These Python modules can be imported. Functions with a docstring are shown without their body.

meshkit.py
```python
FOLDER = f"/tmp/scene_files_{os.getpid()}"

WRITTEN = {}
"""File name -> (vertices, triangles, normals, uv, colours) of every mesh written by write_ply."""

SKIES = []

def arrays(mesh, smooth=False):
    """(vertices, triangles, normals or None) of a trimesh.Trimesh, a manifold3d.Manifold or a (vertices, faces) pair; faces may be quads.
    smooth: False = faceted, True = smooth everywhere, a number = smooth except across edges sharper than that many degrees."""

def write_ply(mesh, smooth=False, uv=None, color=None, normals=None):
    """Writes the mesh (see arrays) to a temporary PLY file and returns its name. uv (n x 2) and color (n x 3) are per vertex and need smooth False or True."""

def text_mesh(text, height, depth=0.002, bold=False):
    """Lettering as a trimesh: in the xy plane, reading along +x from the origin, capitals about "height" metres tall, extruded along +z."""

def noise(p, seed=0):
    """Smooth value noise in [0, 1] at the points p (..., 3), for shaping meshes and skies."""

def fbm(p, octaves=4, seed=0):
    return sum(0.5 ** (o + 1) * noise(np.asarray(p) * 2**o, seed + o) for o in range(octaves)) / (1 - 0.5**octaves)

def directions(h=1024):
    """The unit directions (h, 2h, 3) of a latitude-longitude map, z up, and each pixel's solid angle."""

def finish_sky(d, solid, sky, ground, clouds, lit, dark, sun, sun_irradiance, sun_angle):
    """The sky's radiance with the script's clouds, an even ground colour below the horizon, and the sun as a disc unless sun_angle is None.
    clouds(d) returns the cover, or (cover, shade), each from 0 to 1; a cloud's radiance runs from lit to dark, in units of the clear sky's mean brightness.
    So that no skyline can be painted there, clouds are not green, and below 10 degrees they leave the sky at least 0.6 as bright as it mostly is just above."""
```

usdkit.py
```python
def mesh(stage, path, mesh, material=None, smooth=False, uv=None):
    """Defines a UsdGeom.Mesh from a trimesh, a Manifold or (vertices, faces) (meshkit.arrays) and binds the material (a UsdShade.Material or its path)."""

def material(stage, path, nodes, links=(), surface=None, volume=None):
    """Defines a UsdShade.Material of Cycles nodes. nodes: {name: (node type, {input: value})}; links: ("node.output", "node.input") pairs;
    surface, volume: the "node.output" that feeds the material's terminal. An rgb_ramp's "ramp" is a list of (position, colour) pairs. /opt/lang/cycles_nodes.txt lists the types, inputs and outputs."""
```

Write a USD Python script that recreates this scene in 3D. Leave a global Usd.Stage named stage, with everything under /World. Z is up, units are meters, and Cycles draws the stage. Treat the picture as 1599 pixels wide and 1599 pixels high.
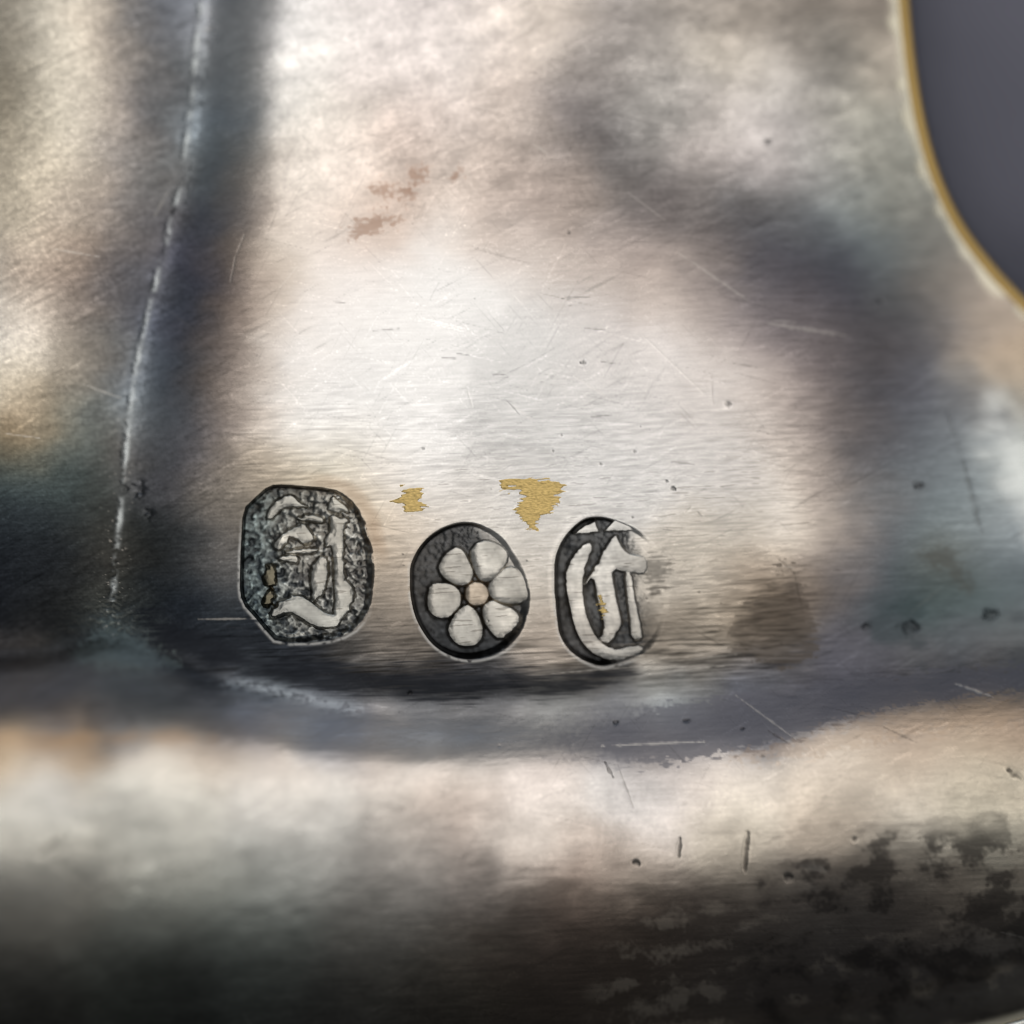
import math
import numpy as np
from scipy import ndimage as ndi
from pxr import Usd, UsdGeom, UsdLux, UsdShade, Gf, Sdf, Vt
import usdkit

stage = Usd.Stage.CreateInMemory()
UsdGeom.SetStageUpAxis(stage, 'Z')
UsdGeom.Xform.Define(stage, '/World')
UsdGeom.Scope.Define(stage, '/World/Looks')

S = 0.000015            # metres per photo pixel on the plane of the marks (the view is 24 mm wide)
H = 0.090               # camera height above the plane of the marks
N = 1599.0
rng = np.random.default_rng(7)

# ------------------------------------------------------------------ camera
cam = UsdGeom.Camera.Define(stage, '/World/camera')
cam.AddTranslateOp().Set(Gf.Vec3d(0, 0, H))
cam.CreateHorizontalApertureAttr(N * S * 1000)
cam.CreateVerticalApertureAttr(N * S * 1000)
cam.CreateFocalLengthAttr(H * 1000)
cam.CreateClippingRangeAttr(Gf.Vec2f(0.005, 50))
cam.CreateFStopAttr(7.0)
cam.CreateFocusDistanceAttr(H + 0.00012)
cam.CreateExposureAttr(0.2)

# ------------------------------------------------------------------ light: a daylight window above, a second one beside it, dim room
def rect(name, pos, target, w, h, color, power):
    l = UsdLux.RectLight.Define(stage, '/World/' + name)
    pos, target = Gf.Vec3d(*pos), Gf.Vec3d(*target)
    m = Gf.Matrix4d().SetLookAt(pos, target, Gf.Vec3d(0, 1, 0.01)).GetInverse()
    l.AddTransformOp().Set(m)
    l.CreateWidthAttr(w); l.CreateHeightAttr(h)
    l.CreateColorAttr(Gf.Vec3f(*color)); l.CreateIntensityAttr(power)
    return l

rect('window_light', (-0.045, 0.09, 0.40), (0, 0, 0), 0.17, 0.62, (1.0, 0.99, 0.98), 1.08)
rect('window_light_001', (0.16, 0.09, 0.38), (0, 0, 0), 0.19, 0.62, (1.0, 0.985, 0.965), 1.10)
rect('blue_fill_light', (0.05, 0.62, 0.16), (0, 0, 0), 0.9, 0.30, (0.72, 0.84, 1.0), 0.55)  # bluish fill lamp, added for cool reflections in the metal
dome = UsdLux.DomeLight.Define(stage, '/World/room_light')
dome.CreateIntensityAttr(1.0)
room = usdkit.material(stage, '/World/Looks/room', {'b': ('background_shader', {'color': (0.86, 0.93, 1.0), 'strength': 0.155})}, surface='b.background')
UsdShade.MaterialBindingAPI.Apply(dome.GetPrim()).Bind(room)

# ------------------------------------------------------------------ helpers
def lin(c):
    c = np.asarray(c, float) / 255
    return np.where(c <= 0.04045, c / 12.92, ((c + 0.055) / 1.055) ** 2.4)

def sst(a, b, x):
    t = np.clip((x - a) / (b - a), 0, 1)
    return t * t * (3 - 2 * t)

def seg_d2(X, Y, a, b):
    vx, vy = b[0] - a[0], b[1] - a[1]
    t = np.clip(((X - a[0]) * vx + (Y - a[1]) * vy) / max(vx * vx + vy * vy, 1e-9), 0, 1)
    return (X - a[0] - t * vx) ** 2 + (Y - a[1] - t * vy) ** 2

def smooth_loop(p, it=2, closed=True):
    p = np.asarray(p, float)
    for _ in range(it):
        if closed:
            q = np.roll(p, -1, 0)
            p = np.stack([0.75 * p + 0.25 * q, 0.25 * p + 0.75 * q], 1).reshape(-1, 2)
        else:
            a, b = p[:-1], p[1:]
            p = np.vstack([p[:1], np.stack([0.75 * a + 0.25 * b, 0.25 * a + 0.75 * b], 1).reshape(-1, 2), p[-1:]])
    return p

def sdf_poly(X, Y, p):                       # positive inside
    p = np.asarray(p, float)
    d2 = np.full(X.shape, 1e18); inside = np.zeros(X.shape, bool)
    for a, b in zip(p, np.roll(p, -1, 0)):
        np.minimum(d2, seg_d2(X, Y, a, b), out=d2)
        if a[1] != b[1]:
            c = (a[1] > Y) != (b[1] > Y)
            inside ^= c & (X < (b[0] - a[0]) * (Y - a[1]) / (b[1] - a[1]) + a[0])
    return np.where(inside, 1, -1) * np.sqrt(d2)

def d_line(X, Y, p):
    d2 = np.full(X.shape, 1e18)
    for a, b in zip(p[:-1], p[1:]):
        np.minimum(d2, seg_d2(X, Y, a, b), out=d2)
    return np.sqrt(d2)

# noise canvases, one sample per photo pixel, from LO to HI
LO, HI = -420, 2020
def canvas(sx, sy, seed, ang=0.0):
    r = np.random.default_rng(seed).standard_normal((HI - LO, HI - LO)).astype(np.float32)
    n = ndi.gaussian_filter(r, (sy, sx), mode='wrap')
    if ang:
        n = ndi.rotate(n, ang, reshape=False, order=1, mode='wrap')
    return n / n.std()
def lerp_axis(A, idx, axis):
    i = np.clip(np.floor(idx).astype(int), 0, A.shape[axis] - 2); t = np.clip(idx - i, 0, 1)
    sh = [1, 1]; sh[axis] = -1; t = t.reshape(sh)
    return np.take(A, i, axis) * (1 - t) + np.take(A, i + 1, axis) * t
def sample(A, xs, ys, lo=LO, step=1.0):
    return lerp_axis(lerp_axis(A, (ys - lo) / step, 0), (xs - lo) / step, 1)

C = dict(streak=canvas(17, 0.75, 1, 2.5), streak2=canvas(36, 1.5, 2, 2.0), streak3=canvas(7, 0.8, 3, 4.0), fine=canvas(0.9, 0.9, 4),
         grain=canvas(2.2, 2.2, 5), blotch=canvas(11, 8, 6), cloud=canvas(34, 26, 7), cloud2=canvas(34, 26, 8), diag=canvas(16, 1.0, 9, 28.0),
         pebble=canvas(2.5, 2.1, 10), blot2=canvas(14, 11, 11), brush=canvas(45, 7, 12, 8.0), hair1=canvas(24, 0.7, 21, 61.0), hair2=canvas(18, 0.7, 22, -47.0), hair3=canvas(30, 0.7, 23, -14.0))

# ------------------------------------------------------------------ outline curves, in photo pixels
GROOVE = smooth_loop([(322, -420), (318, -60), (306, 90), (288, 260), (255, 400), (222, 520), (203, 640), (192, 760), (180, 880), (170, 1000)], 2, False)
BASE = smooth_loop([(-420, 1052), (0, 1040), (110, 1022), (170, 1002), (250, 1030), (360, 1068), (520, 1098), (700, 1107), (880, 1100), (1080, 1074), (1300, 1043), (1599, 1015), (2020, 985)], 2, False)
RIM = smooth_loop([(1385, -420), (1397, -100), (1402, 0), (1416, 130), (1440, 245), (1478, 340), (1530, 415), (1599, 490), (1700, 575), (2020, 760)], 2, False)
FOOT = smooth_loop([(-420, 1690), (600, 1690), (1200, 1662), (1480, 1622), (1599, 1591), (2020, 1470)], 2, False)

groove_poly = np.vstack([GROOVE, [(170, 1100), (-900, 1100), (-900, -900), (322, -900)]])          # left lobe
base_poly = np.vstack([BASE, [(2600, 985), (2600, 2600), (-900, 2600), (-900, 1052)]])             # moulding below
rim_poly = np.vstack([RIM, [(2600, 760), (2600, -900), (1385, -900)]])                             # open air beyond the rim
foot_poly = np.vstack([FOOT, [(2600, 1470), (2600, 2600), (-900, 2600), (-900, 1690)]])            # open air below the foot

def zc(x0, y0, k, pts):                      # points read off an enlarged crop of the photograph
    return [(x0 + k * a, y0 + k * b) for a, b in pts]
z1 = lambda p: zc(340, 720, 300 / 1599, p)
z2 = lambda p: zc(610, 790, 250 / 1599, p)
z3 = lambda p: zc(840, 790, 240 / 1476, p)
z4 = lambda p: zc(580, 710, 340 / 1599, p)

MARK1 = smooth_loop(z1([(215, 400), (300, 320), (430, 205), (560, 200), (700, 215), (960, 235), (1080, 290), (1210, 450), (1245, 560), (1300, 800), (1300, 950), (1280, 1180), (1240, 1300), (1110, 1440), (900, 1500), (500, 1515), (400, 1400), (320, 1300), (205, 1180), (190, 1000), (200, 700)]), 1)
MARK2 = smooth_loop(z2([(196, 700), (212, 560), (280, 420), (400, 290), (560, 200), (720, 162), (850, 172), (970, 220), (1080, 280), (1190, 390), (1290, 540), (1360, 690), (1395, 850), (1392, 1000), (1370, 1130), (1310, 1270), (1200, 1400), (1050, 1485), (900, 1528), (750, 1536), (600, 1500), (450, 1405), (320, 1245), (240, 1080), (202, 900)]), 2)
MARK3 = smooth_loop(z3([(420, 130), (280, 270), (190, 410), (162, 600), (165, 800), (190, 1100), (220, 1270), (330, 1410), (450, 1490), (600, 1540), (700, 1530), (950, 1470), (1150, 1330), (1260, 1050), (1300, 800), (1280, 600), (1180, 400), (980, 225), (700, 120), (550, 105)]), 2)

STROKES1 = [
    ('letter_stroke', [(395, 490), (420, 390), (500, 310), (600, 275), (640, 290), (690, 350), (775, 388), (690, 392), (590, 385), (520, 420), (450, 490)]),
    ('letter_stroke', [(455, 690), (520, 615), (610, 555), (720, 510), (755, 560), (815, 640), (770, 690), (700, 690), (650, 640), (580, 640), (550, 720), (480, 745)]),
    ('letter_stroke', [(540, 765), (640, 730), (760, 715), (860, 730), (790, 770), (700, 780), (640, 775)]),
    ('letter_stroke', [(490, 820), (590, 770), (680, 795), (670, 845), (560, 840)]),
    ('letter_stroke', [(960, 440), (1010, 470), (1105, 480), (1060, 560), (1050, 700), (1055, 985), (1095, 1010), (1140, 1070), (1115, 1200), (1050, 1320), (950, 1395), (840, 1392), (740, 1345), (640, 1275), (570, 1262), (500, 1300), (425, 1292), (470, 1220), (540, 1150), (640, 1105), (740, 1140), (820, 1200), (900, 1262), (975, 1265), (965, 1000), (955, 700), (890, 730), (890, 640), (940, 580), (925, 480)]),
    ('letter_stroke', [(790, 830), (900, 775), (925, 860), (915, 1020), (880, 1110), (800, 1175), (785, 1140), (780, 1080), (763, 960)]),
    ('letter_stroke', [(905, 390), (960, 285), (1010, 330), (1085, 385), (1085, 430), (1000, 430), (930, 420)]),
    ('letter_stroke', [(650, 470), (760, 440), (890, 470), (880, 520), (790, 500), (700, 510)]),
    ('letter_stroke', [(360, 1180), (430, 1060), (480, 1090), (450, 1200), (390, 1220)]),
    ('letter_stroke', [(390, 860), (480, 850), (500, 1000), (480, 1060), (370, 1040)]),
]
PETALS = [
    ('petal', [(480, 600), (540, 500), (650, 420), (725, 455), (775, 560), (820, 665), (795, 760), (690, 792), (600, 752), (510, 685)]),
    ('petal', [(815, 430), (900, 360), (1010, 365), (1105, 415), (1168, 490), (1135, 585), (1062, 685), (970, 752), (895, 735), (845, 640), (812, 520)]),
    ('petal', [(972, 800), (1060, 705), (1180, 612), (1265, 645), (1335, 740), (1370, 860), (1362, 925), (1260, 970), (1120, 958), (1005, 912)]),
    ('petal', [(920, 1005), (1010, 952), (1110, 995), (1235, 1045), (1288, 1130), (1225, 1225), (1090, 1328), (1015, 1265), (940, 1150)]),
    ('petal', [(755, 990), (835, 1035), (885, 1130), (920, 1260), (885, 1365), (770, 1400), (655, 1375), (578, 1260), (595, 1170), (665, 1065)]),
    ('petal', [(395, 795), (500, 775), (620, 795), (695, 870), (695, 970), (645, 1045), (540, 1122), (430, 1095), (365, 1000), (385, 880)]),
    ('flower_centre', [(862 + 108 * math.cos(a), 880 + 110 * math.sin(a)) for a in np.linspace(0, 2 * math.pi, 14, endpoint=False)]),
]
STROKES3 = [
    ('letter_stroke', [(500, 330), (538, 400), (480, 520), (445, 660), (437, 800), (455, 950), (495, 1110), (570, 1265), (660, 1345), (760, 1375), (880, 1345), (1010, 1340), (1015, 1400), (840, 1480), (720, 1492), (600, 1467), (480, 1392), (400, 1292), (335, 1150), (295, 960), (262, 800), (258, 640), (315, 500), (400, 395)]),
    ('letter_stroke', [(750, 252), (795, 370), (860, 450), (950, 478), (1040, 500), (1050, 610), (1000, 655), (830, 640), (720, 605), (740, 800), (780, 970), (818, 1120), (770, 1215), (690, 1325), (620, 1320), (572, 1268), (612, 1235), (632, 1150), (580, 950), (545, 800), (530, 690), (450, 775), (438, 745), (560, 570), (640, 400)]),
    ('letter_stroke', [(825, 630), (905, 635), (925, 830), (965, 1000), (995, 1160), (1010, 1300), (895, 1290), (880, 1120), (858, 930)]),
    ('letter_stroke', [(335, 272), (430, 195), (550, 142), (588, 252), (450, 268)]),
    ('letter_stroke', [(635, 247), (700, 170), (740, 130), (840, 145), (910, 232), (800, 242)]),
]
GILT = [
    [(150, 340), (210, 310), (215, 240), (280, 228), (380, 235), (375, 320), (385, 350), (412, 365), (370, 420), (300, 432), (250, 420), (220, 370)],
    [(915, 200), (1000, 175), (1090, 168), (1300, 165), (1380, 200), (1440, 250), (1380, 270), (1400, 290), (1380, 330), (1340, 410), (1290, 450), (1230, 490), (1220, 550), (1160, 562), (1120, 500), (1060, 440), (1035, 410), (1090, 380), (1050, 365), (1110, 330), (1085, 290), (1080, 270), (940, 265), (960, 235)],
]

# ------------------------------------------------------------------ the metal surface: relief in photo pixels above the plane of the marks
CS = 4.0                                     # coarse grid on which distances are laid out
cx = np.arange(LO, HI + 1, CS); CX, CY = np.meshgrid(cx, cx)
F = {k: sdf_poly(CX, CY, p).astype(np.float32) for k, p in dict(groove=groove_poly, base=base_poly, rim=rim_poly, foot=foot_poly).items()}

def smin(a, b, k):
    h = np.clip(0.5 + 0.5 * (b - a) / k, 0, 1)
    return b * (1 - h) + a * h - k * h * (1 - h)

def big_relief(X, Y, f):
    """The chased shape: two lobes, the grooves round them, the trough at the right, the moulding below."""
    dg, db, dr = f['groove'], f['base'], f['rim']
    right = 25 * (1 - np.exp(-(np.maximum(-dg, 0) / 92) ** 1.9))             # profile of the centre lobe above the groove
    left = 38 * (1 - np.exp(-(np.maximum(dg, 0) / 112) ** 1.9))
    upper = np.where(dg > 0, left, right)
    amp = 46 - 22 * sst(950, 1350, X)
    up = (amp + 4) * (1 - np.exp(-np.maximum(-db, 0) / 38))
    lobe = smin(upper, up, 24) - amp
    lobe += -((X - 760) ** 2) / 7200 * (X > 760) * 0.55 - ((X - 620) ** 2) / 9000 * (X < 620) * 0.5 - ((Y - 640) ** 2) / 9500 * 0.55
    lobe += 16 * np.exp(-((X - 690) / 170) ** 2 - ((Y - 640) / 150) ** 2)                           # slight swelling above the marks
    lobe += -13 * np.exp(-(((X - 1420) * 0.8 + (Y - 620) * 0.25) / 90) ** 2) * sst(250, 500, Y)      # trough at the right
    lobe += -10 * np.exp(-(((Y - 330) - (X - 1150) * 0.33) / 75) ** 2) * sst(850, 1050, X)          # trough at upper right
    lobe += -0.15 * np.maximum(X - 1000, 0) * sst(900, 300, Y) - 0.06 * np.maximum(420 - Y, 0)
    lobe += 12 * np.exp(-(((X - 1565) - (Y - 690) * 0.5) / 32) ** 2) * sst(540, 640, Y) * sst(960, 800, Y)
    t = np.maximum(db, 0)                                           # below the base groove: cove, then a convex roll
    wide = 1 + 0.12 * np.sin(X / 330)
    roll = 72 * (1 - np.exp(-(t / 85) ** 1.6)) - 0.00062 * np.maximum(t - 185 * wide, 0) ** 2
    mould = -amp + roll + (950 - X) * 0.14 + np.maximum(X - 950, 0) * 0.10
    z = np.where(db > 0, mould, lobe + ((950 - X) * 0.14 + np.maximum(X - 950, 0) * 0.10) * np.exp(-np.maximum(-db, 0) / 120))
    return z

def dents(x, y):
    return 5.0 * np.sin(x / 213 + 1.3 * np.sin(y / 170)) * np.sin(y / 187 + 0.6) + 2.2 * np.sin(x / 77 + y / 140) * np.sin(y / 95 - x / 260)

ZB = big_relief(CX, CY, F)
ZB = ndi.gaussian_filter(ZB, 3.2) * sst(1150, 700, CX) + ndi.gaussian_filter(ZB, 13.0) * sst(700, 1150, CX) + dents(CX, CY) * 0.55

def punch(X, Y, mark, depth, wall, tilt):
    """Depth below the surface that a punch has left; tilt: how much shallower it got per pixel towards the right / downwards."""
    d = sdf_poly(X, Y, mark)
    c = np.mean(mark, 0)
    full = 2.2 * np.logaddexp(0, (depth - tilt[0] * (X - c[0]) - tilt[1] * (Y - c[1])) / 2.2)
    return d, full * sst(-1.0, wall * (0.8 + 1.3 * sst(-50, 90, (X - c[0]) + 0.4 * (Y - c[1]))), d), full

MARKS = [(MARK1, 11.0, 6.0, (0.045, -0.015)), (MARK2, 14.5, 7.0, (0.125, -0.080)), (MARK3, 14.0, 6.0, (0.190, -0.030))]

SCRATCH = [  # x0, y0, x1, y1, half width, depth (positive cuts in), tone: <0 dark, >0 bright
    (1062, 1308, 1060, 1338, 2.4, 4, -.9), (1168, 1298, 1163, 1362, 3.2, 5, -.95), (945, 1190, 958, 1215, 2.2, 3, -.7), (965, 1195, 990, 1262, 1.6, 2, -.5),
    (1148, 1085, 1250, 1160, 1.4, 2, .5), (1380, 1135, 1432, 1160, 1.2, 2, -.5), (1492, 1068, 1550, 1088, 2.0, 2, .8), (382, 366, 368, 400, 1.3, 1.5, .8), (368, 400, 360, 440, 1.3, 1.5, .7),
    (465, 415, 435, 452, 1.0, 1, .4), (498, 432, 466, 474, 1.0, 1, .45), (80, 388, 155, 401, 1.5, 1.5, .8), (40, 240, 66, 280, 1.2, 1, -.4), (130, 600, 190, 622, 1.3, 1.5, .7),
    (0, 676, 62, 684, 1.3, 1.2, .7), (890, 583, 955, 625, 1.2, 1.4, .6), (1005, 525, 1100, 615, 1.3, 1.2, .5), (1110, 580, 1114, 632, 1.6, 1.5, -.35), (690, 548, 792, 515, 1.1, 1, -.3),
    (730, 610, 738, 635, 1.1, 1.2, .5), (788, 622, 812, 648, 1.2, 1.5, -.5), (800, 632, 830, 655, 1.2, 1.5, .6), (600, 1365, 660, 1310, 1.6, 1.5, .35), (540, 1400, 600, 1365, 1.6, 1.5, .35),
    (940, 1165, 1100, 1158, 1.8, 1.6, .8), (1040, 1048, 1130, 1040, 1.2, 1.3, .7), (860, 1052, 1000, 1040, 1.0, 1.2, .55), (310, 967, 400, 966, 1.2, 1.3, .6), (60, 1340, 100, 1300, 6.0, 3, -.6), (40, 1305, 95, 1288, 4, 2, -.35),
    (305, 1365, 330, 1352, 3.5, 2, -.4), (1575, 1205, 1594, 1216, 4.0, 4, -.9), (1570, 1200, 1582, 1206, 2.0, 3, -.6), (800, 830, 862, 770, 0.9, .8, .3), (1198, 1140, 1230, 1160, 1.6, 2, -.6),
    (980, 300, 1040, 345, 1.4, 1, .3), (1060, 395, 1170, 470, 2.2, 1.2, .35), (1480, 640, 1505, 720, 4.0, 3, -.4), (1505, 720, 1532, 830, 4.5, 3, -.45), (1200, 505, 1320, 524, 3.0, 1.2, .4), (1240, 530, 1440, 545, 3.0, 1.2, -.4),
    (832, 225, 856, 240, 2.0, 1, .5), (240, 340, 262, 300, 1.2, 1.2, .5), (318, 47, 345, 42, 2.5, 1, .6), (1165, 1075, 1240, 1085, 5, 1, -.25), (1090, 800, 1096, 806, 3, 2, -.5), (1070, 800, 1080, 792, 2, 2, -.4),
    (1210, 868, 1240, 895, 1.6, 1.5, -.5), (1240, 895, 1252, 950, 1.6, 1.5, -.5), (1085, 985, 1130, 1010, 1.0, 1.3, -.5), (1040, 955, 1110, 990, 1.0, 1.3, -.4), (1075, 1030, 1150, 1022, 1.2, 1.3, .4), (1250, 1350, 1290, 1360, 5, 1, .2),
]
PITS = [(911, 567, 3.2), (1137, 632, 3.6), (877, 680, 1.8), (864, 704, 1.5), (938, 725, 2.2), (991, 705, 2.0), (1041, 752, 2.2), (1052, 763, 2.6), (888, 365, 2.6), (1232, 1370, 4), (995, 1347, 4.5), (1190, 1180, 2), (780, 1165, 2), (962, 1128, 2.5),
        (1070, 1124, 3), (1160, 1137, 2), (640, 1083, 3), (1335, 1312, 3), (1420, 980, 8), (1548, 962, 7), (1352, 978, 5), (1435, 758, 4), (1375, 470, 2.5), (1200, 220, 3), (268, 330, 3), (215, 765, 9), (230, 800, 6)]
r_ = np.random.default_rng(31)
for _ in range(60):                          # the many faint ones: fine hairlines and specks
    x, y = r_.uniform(340, 1330), r_.uniform(430, 1010); L = r_.uniform(8, 45); a = r_.normal(0.02, 0.10)
    SCRATCH.append((x, y, x + L * math.cos(a), y + L * math.sin(a), r_.uniform(.7, 1.1), r_.uniform(.4, 1.1), r_.choice([-.55, -.4, .3])))
for _ in range(36):
    x, y = r_.uniform(0, 1599), r_.uniform(0, 1599); L = r_.uniform(10, 70); a = r_.uniform(-1.2, 1.2)
    SCRATCH.append((x, y, x + L * math.cos(a), y + L * math.sin(a), r_.uniform(.7, 1.3), r_.uniform(.4, 1.0), r_.choice([-.12, .12, .2])))
for _ in range(30):
    PITS.append((r_.uniform(560, 1330), r_.uniform(640, 1050), r_.uniform(.8, 1.4)))

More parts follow.
